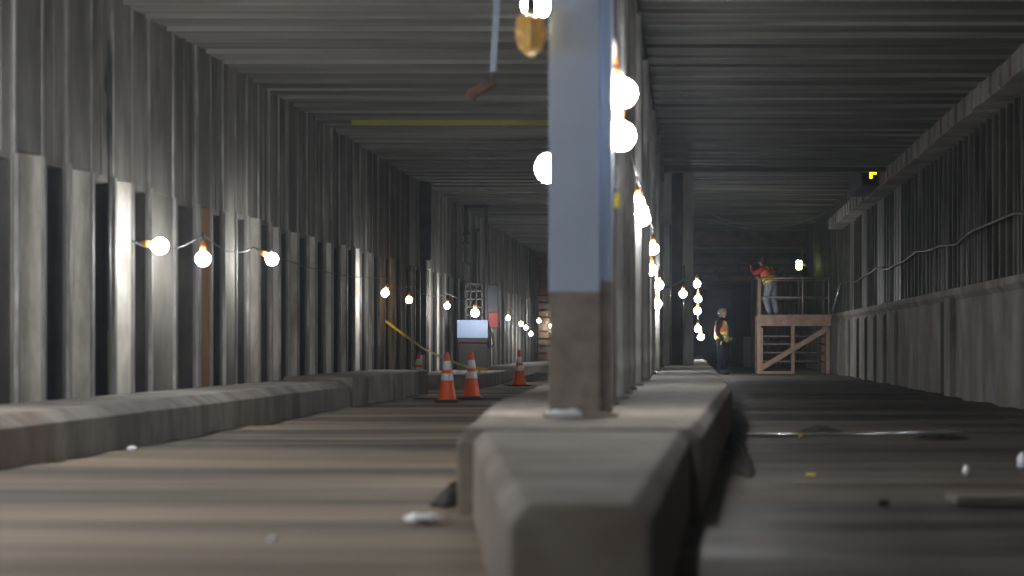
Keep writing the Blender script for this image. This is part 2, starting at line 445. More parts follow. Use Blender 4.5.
mb=MB(); mb.box(cx1-.005,cr,YC+.05,YC+.07,zsp+.06,4.05); mb.box(cr-.014,cr,YC+.07,YC+.26,zsp+.06,4.05)
part(mb,'side_channel',M['bluepaint'],root,bevel=.004)
mb=MB(); mb.box(cx1-.005,cr,YC+.05,YC+.07,.43,zsp+.06); mb.box(cr-.014,cr,YC+.07,YC+.26,.43,zsp+.06)
part(mb,'side_channel',M['bare'],root,bevel=.004)
part(MB().box(cx0-.03,cr+.03,YC-.03,YC+.33,.403,.425),'base_plate',M['bare'],root,bevel=.004)

# row of dark columns behind
proto=None; ordn=['second','third','fourth','fifth','sixth','seventh','eighth','ninth','tenth','eleventh','twelfth','thirteenth','fourteenth','fifteenth','sixteenth','seventeenth','eighteenth','nineteenth','twentieth','twenty-first','twenty-second']
ycs=[]; y=14.3
while y<42: ycs.append(y); y+=1.75
for i,y in enumerate(ycs):
    lab='dark steel column on the median, %s from the camera in the row'%ordn[i]
    if proto is None:
        proto=empty('steel_column',(-.68,y,.405),lab,'column','dark columns along the median')
        mb=MB(); hcol(mb,-.17,.17,0,.32,0,3.62); mb.build('shaft',M['steel'],proto,bevel=.003)
        mb=MB(); mb.box(.17,.185,-.02,.06,.02,3.62); mb.box(.12,.17,-.03,-.005,.02,3.6); mb.build('edge_angle',M['flange'],proto,bevel=.003)
        MB().box(-.2,.2,-.03,.35,-.001,.02).build('base_plate',M['steel'],proto,bevel=.003)
    else:
        r=copy_tree(proto); r.location=(-.68+random.uniform(-.02,.03),y,.405); r['label']=lab
# concrete pier with slot
YPI=44.0
pier=empty('concrete_pier',(-.35,YPI+.4,.405),'tall grey concrete pier with a dark vertical slot at the row end','pier')
mb=MB(); mb.box(-.78,-.37,YPI,YPI+.9,.405,4.89); mb.box(-.14,.07,YPI,YPI+.9,.405,4.89); mb.box(-.4,-.1,YPI+.3,YPI+.6,.405,4.89)
part(mb,'shaft',M['bench'],pier,bevel=.015)
mb=MB(); mb.box(-.365,-.145,YPI+.27,YPI+.298,.41,4.89); part(mb,'slot_plate',M['wall_dark'],pier)
mb=MB(); mb.tube([(-.39,YPI-.03,.41),(-.39,YPI-.03,3.2)],.02); mb.tube([(-.12,YPI-.03,.8),(-.12,YPI-.03,2.4)],.015); part(mb,'riser_pipe',M['pipe'],pier,smooth=True)
# further columns behind the pier, mostly hidden
for i,y in enumerate((50,56,62,68,74)):
    r=copy_tree(proto); r.location=(-.35,y,.405); r.scale=(1,1,1.2); r['label']='dark steel column behind the concrete pier, %s beyond it'%['first','second','third','fourth','fifth'][i]; r['group']='columns behind the pier'

# ---------------------------------------------------------------- lamps
def bulbshape(mb,r,n=20):
    prof=[(.012,r*1.05),(r*.32,r*.98)]
    for t in range(1,9):
        a=PI*.5*.75-t*(PI*.5*.75+PI*.5)/9
        prof.append((r*math.cos(a),r*math.sin(a)))
    prof.append((.004,-r))
    mb.lathe(prof,n=n)
lamp_protos={}
def lamp(loc,label,group,tilt=(0,0),warm=False,r=.075):
    key=(warm,)
    if key not in lamp_protos:
        root=empty('light_bulb',loc,label,'light bulb',group)
        mb=MB(); bulbshape(mb,.075); mb.build('glass_bulb',M['bulb_warm'] if warm else M['bulb'],root,smooth=True)
        mb=MB(); mb.lathe([(.02,.075),(.03,.08),(.032,.14),(.022,.16),(.01,.19)],n=12); mb.build('socket',M['socket'],root,smooth=True)
        mb=MB(); mb.tube([(0,0,.185),(.006,0,.22),(.0,.004,.27)],.008,6); mb.build('pigtail_wire',M['cable'],root,smooth=True)
        lamp_protos[key]=root
    else:
        root=copy_tree(lamp_protos[key]); root.location=loc; root['label']=label; root['group']=group
    root.rotation_euler=(tilt[0],tilt[1],0); root.scale=(r/.075,)*3
    return root
gL='lit bulbs strung along the left wall'; gC='lit bulbs strung along the median row'
def LL(px,py,off=.43):
    s=(690-px)/(-(XL+off)); return P(px,py,s)
left=[(160,246,'large glowing bulb sticking out sideways, nearest the camera on the left wall',(0,-1.4),0),
 (203,259,'glowing bulb hanging straight down before the brown timber panel on the left wall',(0,0),0),
 (272,259,'glowing bulb with a looped pale wire on the left wall',(0,-1.0),0),
 (385,293,'glowing bulb just above the upper end of the yellow tape',(0,.3),0),
 (409,300,'dim amber bulb on the left wall, right of the tape end',(0,0),1),
 (447,306,'glowing bulb on the left wall just left of the tall machine',(0,0),0),
 (508,318,'glowing bulb on the left wall just right of the tall machine',(0,0),0),
 (521,324,'left one of two touching small bulbs far down the left wall',(0,0),0),
 (526,328,'right one of two touching small bulbs far down the left wall',(0,0),0),
 (531,334,'lowest small bulb far down the left wall, above the distant cone',(0,0),0),
 (539,321,'high small bulb far down the left wall near the slatted end wall',(0,0),0),
 (551,326,'upper one of the farthest pair of bulbs beside the slatted end wall',(0,0),0),
 (552,333,'lower one of the farthest pair of bulbs beside the slatted end wall',(0,0),0)]
lp=[]; tl=[]
for px,py,lab,t,w in left:
    p=LL(px,py); lp.append(p); lamp(p,lab,gL,t,bool(w),.075 if px<300 else .06); tl.append(p+Vector((math.sin(t[1])*.26,0,math.cos(t[1])*.26)))
# unseen bulbs added to the string, oversized to light the near panels
near=[]
for i,(y,z) in enumerate(((15.5,2.2),(12.8,2.2),(10.5,2.1),(7.5,2.1),(3.5,2.1))):
    p=Vector((XL+.37,y,z)); near.append(p); lamp(p,'unseen bulb added to the left wall string to light the near panels',gL,r=.13)
cen=[(536,4,178,'big glowing bulb at the top edge left of the blue column',(0,0)),
 (550,168,176,'glowing bulb peeking out left of the blue column at mid height',(0,.5)),
 (622.5,93,176,'big glowing bulb right of the blue column, upper of the close pair',(0,-.4)),
 (621,136,175,'big glowing bulb right of the blue column, lower of the close pair',(0,-.2)),
 (637,203,108,'top bulb of the dense cluster of three behind the blue column',(0,0)),
 (641,211,104,'middle bulb of the dense cluster of three behind the blue column',(0,0)),
 (643,219,100,'bottom bulb of the dense cluster of three behind the blue column',(0,0)),
 (653,249,82,'glowing bulb alone below the dense cluster, right side of the dark column row',(0,0)),
 (651,270,80,'glowing bulb second below the dense cluster on the dark column row',(0,0)),
 (659,285,66,'glowing bulb left of the pier slot, upper one',(0,0)),
 (657,304,66,'glowing bulb left of the pier slot, lowest of its column',(0,0)),
 (683,294,54,'glowing bulb hanging before the right half of the concrete pier',(0,0)),
 (697,284,40,'topmost bulb on the right edge of the concrete pier',(0,0)),
 (698,299,40,'second bulb from the top on the right edge of the concrete pier',(0,0)),
 (697.5,311,39.5,'third bulb from the top on the right edge of the concrete pier',(0,0)),
 (698,329,38,'upper one of two small low bulbs behind the concrete pier',(0,0)),
 (701,337,36.5,'lower one of two small low bulbs behind the concrete pier',(0,0))]
cp=[]
for px,py,s,lab,t in cen:
    p=P(px,py,s); cp.append(p); lamp(p,lab,gC,t,False,.08 if s>140 else (.07 if s>50 else .09))
for y,z,x in ((8.6,3.6,-.9),(3.0,3.0,-.75),(0.5,2.6,-.75),(-2.0,2.4,-.75)):
    cp.append(Vector((x,y,z))); lamp(Vector((x,y,z)),'unseen bulb added toward the camera to light the median nose',gC)  # out-of-view bulbs added to brighten the nose
# string cables
def up(p,d=.19): return p+Vector((0,0,d))
mb=MB(); seq=tl
pts=[]
for a,b in zip(seq[:-1],seq[1:]):
    pts+=catenary(a,b,.12,8)[:-1]
mb.tube(pts,.006,6)
tag(mb.build('power_cable',M['cable'],smooth=True),'thin dark cable strung along the left wall from bulb to bulb','cable')
mb=MB()
order=sorted([p for p in cp if p.y>12.0],key=lambda p:p.y)
pts=[Vector((-.36,11.9,3.4))]
for p in [q for q in order if q.x>-.6]: pts.append(p+Vector((0,0,.26)))
fine=[]
for a,b in zip(pts[:-1],pts[1:]): fine+=catenary(a,b,.05,6)[:-1]
mb.tube(fine,.013,6)
tag(mb.build('power_cable',M['cable'],smooth=True),'dark cable looping down beside the dark column row from bulb to bulb','cable')
# looped white cable right of the blue column
a=P(597,26,176); mb=MB()
mb.tube([P(575,22,178),P(590,24,176),P(603,30,174),P(611,42,172),P(612,56,171)],.03,8)
tag(mb.build('cable_loop',M['whitecable'],smooth=True),'thick pale cable looping out at the top right of the blue column','cable')
mb=MB(); mb.lathe([(.028,-.08),(.036,-.07),(.036,.06),(.02,.08)],c=P(612,56,168),n=12); 
tag(mb.build('cable_connector',M['socket'],smooth=True),'orange connector hanging above the upper bulb right of the column','connector')
# small white and yellow tags hanging beside the column row
mb=MB(); mb.tube([P(618,166,150),P(619,178,150),P(617,188,150)],.02,8)
tag(mb.build('cable_end',M['whitecable'],smooth=True),'short white cable end on the column row below the bulb pair','cable')
mb=MB(); mb.tube([P(617,193,150),P(617,208,150)],.018,8)
tag(mb.build('cable_tie',M['yellow'],smooth=True),'yellow wrapped cable end under the white cable end','cable')
# unlit caged lamp
c=P(531,33,184)
root=empty('caged_lamp',c,'unlit oval lamp in a yellow wire guard hanging below the top bulb','lamp')
mb=MB()
for k in range(8):
    a=k*PI/4; mb.tube([Vector((math.cos(a)*r,math.sin(a)*r,z)) for r,z in ((.03,.12),(.065,.08),(.078,0),(.06,-.08),(.01,-.12))],.008,6)
for r,z in ((.066,.08),(.08,0),(.058,-.08)):
    mb.tube([Vector((math.cos(t*PI/8)*r,math.sin(t*PI/8)*r,z)) for t in range(17)],.007,6)
mb.build('guard',M['cage'],root,smooth=True)
mb=MB(); mb.lathe([(.01,.1),(.045,.07),(.06,0),(.045,-.07),(.01,-.1)],n=16); mb.build('globe',M['cage'],root,smooth=True)
mb=MB(); mb.lathe([(.028,.1),(.03,.17),(.015,.2)],n=12); mb.build('socket',M['black'],root,smooth=True)
# pale hanging strap and rusty hook
mb=MB(); mb.beam(P(503,-110,130),P(493,72,130),.052,.012); 
tag(mb.build('hanging_strap',M['strap'],bevel=.003),'pale narrow strap hanging from the ceiling left of the blue column','strap')
mb=MB(); mb.cbox(P(484,87,129),(.19,.08,.07),Matrix.Rotation(-.5,3,'Y')); mb.cbox(P(473,94,129),(.08,.06,.08),Matrix.Rotation(-.9,3,'Y')); mb.tube([P(493,70,129.5),P(491,82,129)],.014,6)
tag(mb.build('rusty_hook',M['hookrust'],bevel=.012),'rusty brown hook block on the lower end of the pale strap','hook')
# green lamp on the far right wall
c=P(799,265,30.0)
root=empty('work_lamp',c,'yellow-green glowing lamp on the wall behind the platform','lamp')
mb=MB(); mb.box(-.09,.09,-.04,.04,-.15,.15); mb.build('diffuser',M['tube'],root,bevel=.03)
mb=MB(); mb.box(-.11,.11,.04,.08,-.18,.18); mb.box(.1,.25,.04,.08,-.05,.05); mb.build('housing',M['machgrey'],root,bevel=.01)
# yellow marker with a weak glow put into its colour
c=P(873,175,50.8)
mb=MB(); mb.box(-.07,.07,-.02,.02,.01,.08); mb.box(-.07,-.01,-.02,.02,-.07,.01)
for v in mb.bm.verts: v.co+=c
tag(mb.build('marker_tag',M['yglow'],bevel=.006,org=c),'small glowing yellow marker on the ledge under the right ceiling','light')

# ---------------------------------------------------------------- traffic cones
def make_cone(loc,label):
    root=empty('traffic_cone',loc,label,'traffic cone','traffic cones in the left bay')
    def rr(z): return .132-(.132-.026)*(z-.03)/.66
    mb=MB(); mb.mi=0
    prof=[]
    edges=[.03,.30,.30,.40,.40,.45,.45,.57,.57,.69]
    mb.lathe([(rr(.03)+.01,.03),(rr(.05),.05),(rr(.3),.3),(rr(.4),.4),(rr(.45),.45),(rr(.57),.57),(rr(.69),.69),(.02,.7)],n=28)
    cb=mb.build('cone_body',M['orange'],root,smooth=True)
    for a,b in ((.30,.40),(.45,.575)):
        mb=MB(); mb.lathe([(rr(a)+.001,a),(rr(a)+.004,a+.003),(rr(b)+.004,b-.003),(rr(b)+.001,b)],n=28)
        mb.build('reflective_collar',M['reflect'],cb,smooth=True)
    mb=MB(); mb.box(-.17,.17,-.17,.17,0,.03); mb.build('cone_base',M['black'],root,bevel=.012)
    return root
c0=make_cone((P(447,402,71).x,31,0),'nearest orange cone with two white bands, left of the close pair')
for (px,s,lab,rz) in ((471.5,66.5,'orange cone just behind and right of the nearest cone',.4),(519.5,51.5,'orange cone standing alone, farthest right, near the low far kerb',.9),(418.5,52.4,'orange cone half hidden behind the end of the tall left kerb',.2)):
    r=copy_tree(c0); r.location=((px-690)/s,F/s,0); r['label']=lab; r.rotation_euler[2]=rz; r.scale=(.93,)*3 if px<430 else (1,1,1)
# black rubber strips lying by the cones
mb=MB(); p=P(447,402,68.5)
mb.cbox((p.x+.12,p.y+.3,.012),(1.3,.16,.024)); tag(mb.build('rubber_mat',M['black'],bevel=.008),'black flat strip lying at the foot of the two close cones','mat')

# caution tape
pts=[P(384,320,56.5),P(404,335,56),P(425,349.5,54.5),P(440,356.5,53),P(455,362.5,51.5),P(470,368,50),P(487,371,48.5)]
mb=MB(); prev=None
fine=[]
for i in range(len(pts)-1):
    for t in range(4): fine.append(pts[i].lerp(pts[i+1],t/4))
fine.append(pts[-1])
rows=[]
for i,p in enumerate(fine):
    a=i*.5; w=.024; d=Vector((.3*math.sin(a),.5*math.sin(a),1)).normalized()*w
    rows.append((mb.bm.verts.new(p-d),mb.bm.verts.new(p+d)))
for a,b in zip(rows[:-1],rows[1:]): mb.face([a[0],b[0],b[1],a[1]])
e=pts[-2]
q=[mb.bm.verts.new(e+Vector((.18+dx,.02,dz))) for dx,dz in ((-.03,0),(.03,0),(.03,-.22),(-.03,-.24))]; mb.face(q)
q=[mb.bm.verts.new(e+Vector((.0+dx,.03,dz))) for dx,dz in ((0,-.02),(.36,-.06),(.36,-.0),(0,.04))]; mb.face(q)
o=mb.build('caution_tape',M['yellow']); sm=o.modifiers.new('thickness','SOLIDIFY'); sm.thickness=.004
tag(o,'yellow caution tape sagging from the left wall to the low far kerb','tape')

# ---------------------------------------------------------------- tall machine on the left
S=46.0; YM=F/S
org=P(472,382,S); org.z=0
rig=empty('drilling_machine',org,'tall dark machine with twin masts and a pale blue panel against the left wall','machine')
def mp(mb,name,m,**k): return part(mb,name,m,rig,**k)
def X(px): return (px-690)/S
def Z(py): return H+(345-py)/S
mp(MB().box(X(457),X(488),YM-.01,YM+.03,Z(338),Z(320)),'front_panel',M['boxblue'],bevel=.01)
mb=MB(); mb.box(X(458),X(487),YM+.04,YM+.7,.12,Z(322)); mb.box(X(457),X(488),YM,YM+.04,Z(343),Z(338)); mp(mb,'machine_body',M['machbrown'],bevel=.02)
for sx in (459,482):
    for dy in (.15,.6):
        mb=MB(); mb.lathe([(.12,-.06),(.13,-.04),(.13,.04),(.12,.06)],c=(X(sx+2),YM+dy,.125),n=18,rot=Matrix.Rotation(PI/2,3,'Y')); mp(mb,'wheel',M['black'],smooth=False)
mb=MB(); mb.box(X(463),X(467),YM+.2,YM+.3,Z(320),Z(204)); 
for py in (232,241,262): mb.box(X(462),X(469),YM+.16,YM+.2,Z(py+3),Z(py))
mp(mb,'mast',M['machgrey'],bevel=.006)
mb=MB(); mb.box(X(484),X(487),YM+.2,YM+.27,Z(320),Z(204)); mp(mb,'mast',M['machgrey'],bevel=.006)
mb=MB(); mb.box(X(464),X(487),YM+.2,YM+.27,Z(207),Z(204)); mp(mb,'cross_beam',M['machgrey'],bevel=.006)
mb=MB(); mb.tube([(X(475),YM+.25,Z(320)),(X(475),YM+.25,Z(229))],.03,8); mb.box(X(471.5),X(479),YM+.2,YM+.28,Z(231),Z(228)); mp(mb,'feed_rod',M['machgrey'])
mb=MB()
for py in (284,291,299,307,315): mb.box(X(464),X(483),YM+.1,YM+.14,Z(py)-.02,Z(py)+.02)
for px in (465,470,476,482): mb.box(X(px)-.015,X(px)+.015,YM+.1,YM+.16,Z(320),Z(283))
mp(mb,'rack_frame',M['steel'],bevel=.004)
mp(MB().box(X(486),X(498),YM+.15,YM+.55,Z(322),Z(284)),'control_box',M['machgrey'],bevel=.02)
mp(MB().box(X(488),X(498),YM+.1,YM+.14,Z(328),Z(312)),'motor_cover',M['machred'],bevel=.015)
mb=MB(); mb.tube([(X(488),YM+.1,Z(325)),(X(492),YM+.08,Z(335)),(X(493),YM+.08,Z(345)),(X(489),YM+.1,Z(349)),(X(487),YM+.1,Z(340))],.02,8); mp(mb,'hose',M['cable'],smooth=True)
rp=P(475,313,47); lamp(rp,'bright bulb hanging in the rack of the tall machine',gL,(0,0),False,.085)
# dark vertical duct left of the machine
mb=MB(); mb.box(-5.42,-5.2,F/49.8,F/49.8+.28,2.5,4.05); mb.box(-5.42,-5.3,F/49.8+.05,F/49.8+.2,.6,2.5)
tag(mb.build('wall_duct',M['girder'],bevel=.02),'dark vertical duct on the left wall under the ceiling, left of the machine','duct')
# dark irregular crack hanging on near left wall
mb=MB(); pts=[P(108,68,122),P(111,80,122),P(109,98,122),P(112,118,122),P(110,128,122)]
pts=[Vector((XL+.015,v.y,v.z)) for v in (P(109,y,108) for y in (40,66,84,104,122,160,200,260,330))]
mb.tube(pts,[.008,.02,.035,.014,.026,.008,.01,.02,.008],7)
tag(mb.build('torn_seal',M['black']),'torn black joint filler hanging down the near left wall','seal')

# ---------------------------------------------------------------- wooden platform
S=36.0; YP=F/S
plat=empty('work_platform',((793-690)/S,YP,0),'raised brown wooden work platform with pipe rails against the right wall','platform')
def pp(mb,name,m,**k): return part(mb,name,m,plat,**k)
x0,x1=X(757.5),X(831); yb=YP+2.3; zd=Z(315)
pp(MB().box(x0,x1,YP,yb,zd-.05,zd),'deck',M['wood'],bevel=.006)
pp(MB().box(x0,x1,YP-.04,YP-.002,Z(326),zd+.01),'fascia_board',M['wood'],bevel=.006)
for px,y in ((759,YP),(793,YP),(828,YP),(759,yb-.1),(828,yb-.1)):
    top=Z(327) if px!=759 or y!=YP else Z(278)
    a=.05
    pp(MB().box(X(px)-a,X(px)+a,y+.0,y+.1,0,Z(326) if px!=759 else zd-.052),'leg',M['wood'],bevel=.006)
pp(MB().beam((X(760),YP-.03,Z(369)),(X(828),YP-.03,Z(328)),.04,.14),'diagonal_brace',M['wood'],bevel=.005)
pp(MB().beam((X(762),YP-.02,Z(328)),(X(762),YP-.02,Z(374)),.05,.05),'leg',M['wood'],bevel=.005)
pp(MB().box(X(762),X(793),YP-.05,YP-.01,.0,.07),'sill_board',M['wood'],bevel=.005)
for py in (336,344,353,362):
    pp(MB().tube([(X(763),yb-.2,Z(py)),(X(828),yb-.2,Z(py))],.03,8),'rear_rung',M['rail'],smooth=True)
pp(MB().box(X(758),X(761),YP-.03,YP+.05,zd,Z(278)),'rail_post',M['wood'],bevel=.005)
for px,y in ((803,YP),(829,YP),(760,yb-.1),(803,yb-.1),(829,yb-.1)):
    pp(MB().tube([(X(px),y+.02,zd),(X(px),y+.02,Z(277))],.026,8),'rail_post',M['rail'],smooth=True)
for y in (YP,yb-.1):
    for py in (278,297): pp(MB().tube([(X(759),y+.02,Z(py)),(X(830),y+.02,Z(py))],.024,8),'guard_rail',M['rail'],smooth=True)
for py in (278,297): pp(MB().tube([(X(830),YP+.02,Z(py)),(X(830),yb-.08,Z(py))],.024,8),'guard_rail',M['rail'],smooth=True)
# ladder leaning at the right end
xr=X(834)
lad=empty('ladder',(X(838),YP+.4,1.7),'pale metal ladder leaning on the bench right of the platform rails','ladder')
for dx in (0,.0):
    pass
for k,yy in enumerate((YP+.0,YP+.45)):
    part(MB().tube([(X(832.5),yy,1.69),(X(846),yy,Z(265))],.022,8),'ladder_rail',M['pipe'],lad,smooth=True)
for k in range(5):
    t=.12+k*.19; p=Vector((X(832.5),0,1.69)).lerp(Vector((X(846),0,Z(265))),t)
    part(MB().tube([(p.x,YP,p.z),(p.x,YP+.45,p.z)],.014,6),'ladder_rung',M['pipe'],lad,smooth=True)

# dark box in place of the dark recess at the ceiling right of the step
mb=MB(); mb.box(3.45,3.8,44.2,47.5,4.0,4.85); tag(mb.build('recess_box',M['wall_dark'],bevel=.02),'dark box standing in for the recess under the raised ceiling beside the right ledge','box')
# slack cables in the dark upper bay
for a,b,sg,lab in ((P(705,212,34),P(828,212,34),.42,'upper slack cable hanging across the dark raised bay'),(P(712,220,32),P(818,216,32),.35,'lower slack cable hanging across the dark raised bay')):
    mb=MB(); mb.tube(catenary(a,b,sg,14),.016,6); tag(mb.build('power_cable',M['rail'],smooth=True),lab,'cable')

# ---------------------------------------------------------------- floor clutter
mb=MB(); mb.tube([P(742,437,113),P(800,436.5,115),P(880,435,117),P(962,433,119)],.02,10)
for v in mb.bm.verts: v.co.z+=.012-0*v.co.z
tag(mb.build('floor_conduit',M['pipe'],smooth=True),'shiny thin conduit lying across the right floor beside the median','pipe')
def blob(name,c,d,m,label,cat,seed=1,rz=0,squash=1):
    mb=MB(); bmesh.ops.create_icosphere(mb.bm,subdivisions=3,radius=1)
    R=Matrix.Rotation(rz,3,'Z')
    for v in mb.bm.verts:
        f=1+.35*noise.noise(v.co*1.7+Vector((seed,0,0)))
        q=Vector((v.co.x*d[0]*f,v.co.y*d[1]*f,v.co.z*d[2]*f)); v.co=R@q+Vector(c)+Vector((0,0,d[2]*.85))
    return tag(mb.build(name,m,smooth=True,org=c),label,cat)
def G(px,py,z=0): 
    s=(py-345)/(H-z); p=P(px,py,s); p.z=z-.004; return p
blob('crumpled_paper',G(423,521),(.08,.1,.022),M['whitepl'],'crumpled white paper lying on the left floor near the median','paper',2,.3)
blob('stone_chip',G(272,541),(.022,.03,.012),M['whitepl'],'tiny white chip on the left floor at the bottom of the picture','chip',3)
blob('stone_chip',G(966,474),(.02,.03,.03),M['whitepl'],'small white lump on the right floor above the flat plank','chip',4)
blob('stone_chip',G(811,475),(.03,.05,.008),M['yellow'],'flat yellow chip on the right floor','chip',5)
blob('stone_chip',G(801,437.5),(.022,.03,.024),M['yellow'],'small yellow fitting on the shiny conduit','fitting',6)
blob('stone_chip',G(132,450),(.035,.05,.02),M['whitepl'],'small pale stone at the foot of the near left kerb','chip',7)
blob('stone_chip',G(218,428),(.035,.05,.02),M['whitepl'],'small pale stone at the kerb foot, farther along the left kerb','chip',8)
blob('stone_chip',G(884,505),(.03,.05,.02),M['dirt'],'dark lump on the right floor left of the plank','chip',9)
c=G(1022,467)
mb=MB(); mb.lathe([(.02,0),(.032,.005),(.032,.07),(.012,.09),(.012,.1)],c=(0,0,0),n=16)
o=mb.build('plastic_bottle',M['whitepl'],smooth=True); o.location=c; tag(o,'small pale bottle at the right edge of the right floor','bottle')
# plank at the right
p=G(990,503)
mb=MB(); mb.cbox((p.x+.25,p.y+.05,.022),(.9,.34,.035),Matrix.Rotation(.05,3,'Z')); tag(mb.build('floor_plank',M['median'],bevel=.008),'flat grey plank lying on the floor at the right edge','plank')
# crushed bottle on median
c=G(566,418,.405)
mb=MB(); R=Matrix.Rotation(PI/2,3,'Y')
mb.lathe([(.012,-.1),(.014,-.085),(.03,-.06),(.033,-.02),(.026,.01),(.033,.04),(.033,.08),(.025,.09)],c=(0,0,.03),n=16,rot=R)
for v in mb.bm.verts: v.co.z=max(.001,v.co.z*.85+.006*math.sin(v.co.x*60))
o=mb.build('crushed_bottle',[M['whitepl']],smooth=True); o.location=(c.x,c.y-.08,.402); o.rotation_euler[2]=.15
tag(o,'crushed white bottle lying on the median at the foot of the blue column','bottle')

# ---------------------------------------------------------------- people
def skin_mesh(verts,edges,radii,root=0):
    me=bpy.data.meshes.new('b'); me.from_pydata(verts,edges,[]); ob=bpy.data.objects.new('b',me); COL.objects.link(ob)
    sk=ob.modifiers.new('s','SKIN'); sk.use_smooth_shade=True
    lay=me.skin_vertices[0].data
    for i,r in enumerate(radii):
        lay[i].radius=r if isinstance(r,tuple) else (r,r); lay[i].use_root=(i==root)
    ss=ob.modifiers.new('u','SUBSURF'); ss.levels=3; ss.render_levels=3
    dg=bpy.context.evaluated_depsgraph_get(); dg.update(); ev=ob.evaluated_get(dg)
    new=bpy.data.meshes.new_from_object(ev)
    b=bmesh.new(); b.from_mesh(new); bmesh.ops.delete(b,geom=[v for v in b.verts if not v.link_faces],context='VERTS'); b.to_mesh(new); b.free()
    bpy.data.objects.remove(ob); return new
def vestmat(name,base):
    m=bpy.data.materials.new(name); m.use_nodes=True; nt=m.node_tree;N=nt.nodes;L=nt.links; b=N['Principled BSDF']; b.inputs['Roughness'].default_value=.7
    nz=N.new('ShaderNodeTexNoise'); nz.inputs['Scale'].default_value=14
    mx=N.new('ShaderNodeMix'); mx.data_type='RGBA'; mx.inputs[6].default_value=(*base,1); mx.inputs[7].default_value=(base[0]*.75,base[1]*.7,base[2]*.7,1)
    L.new(nz.outputs['Fac'],mx.inputs['Factor']); L.new(mx.outputs[2],b.inputs['Base Color']); return m
M['vest']=vestmat('orange_vest_cloth',(.85,.17,.03)); M['lime']=mat('lime_reflective_band',(.85,.85,.1),(.92,.9,.25),20,rough=.4,bump=.03)
M['silver']=mat('silver_band',(.7,.7,.66),(.8,.8,.76),20,rough=.35,bump=.02)

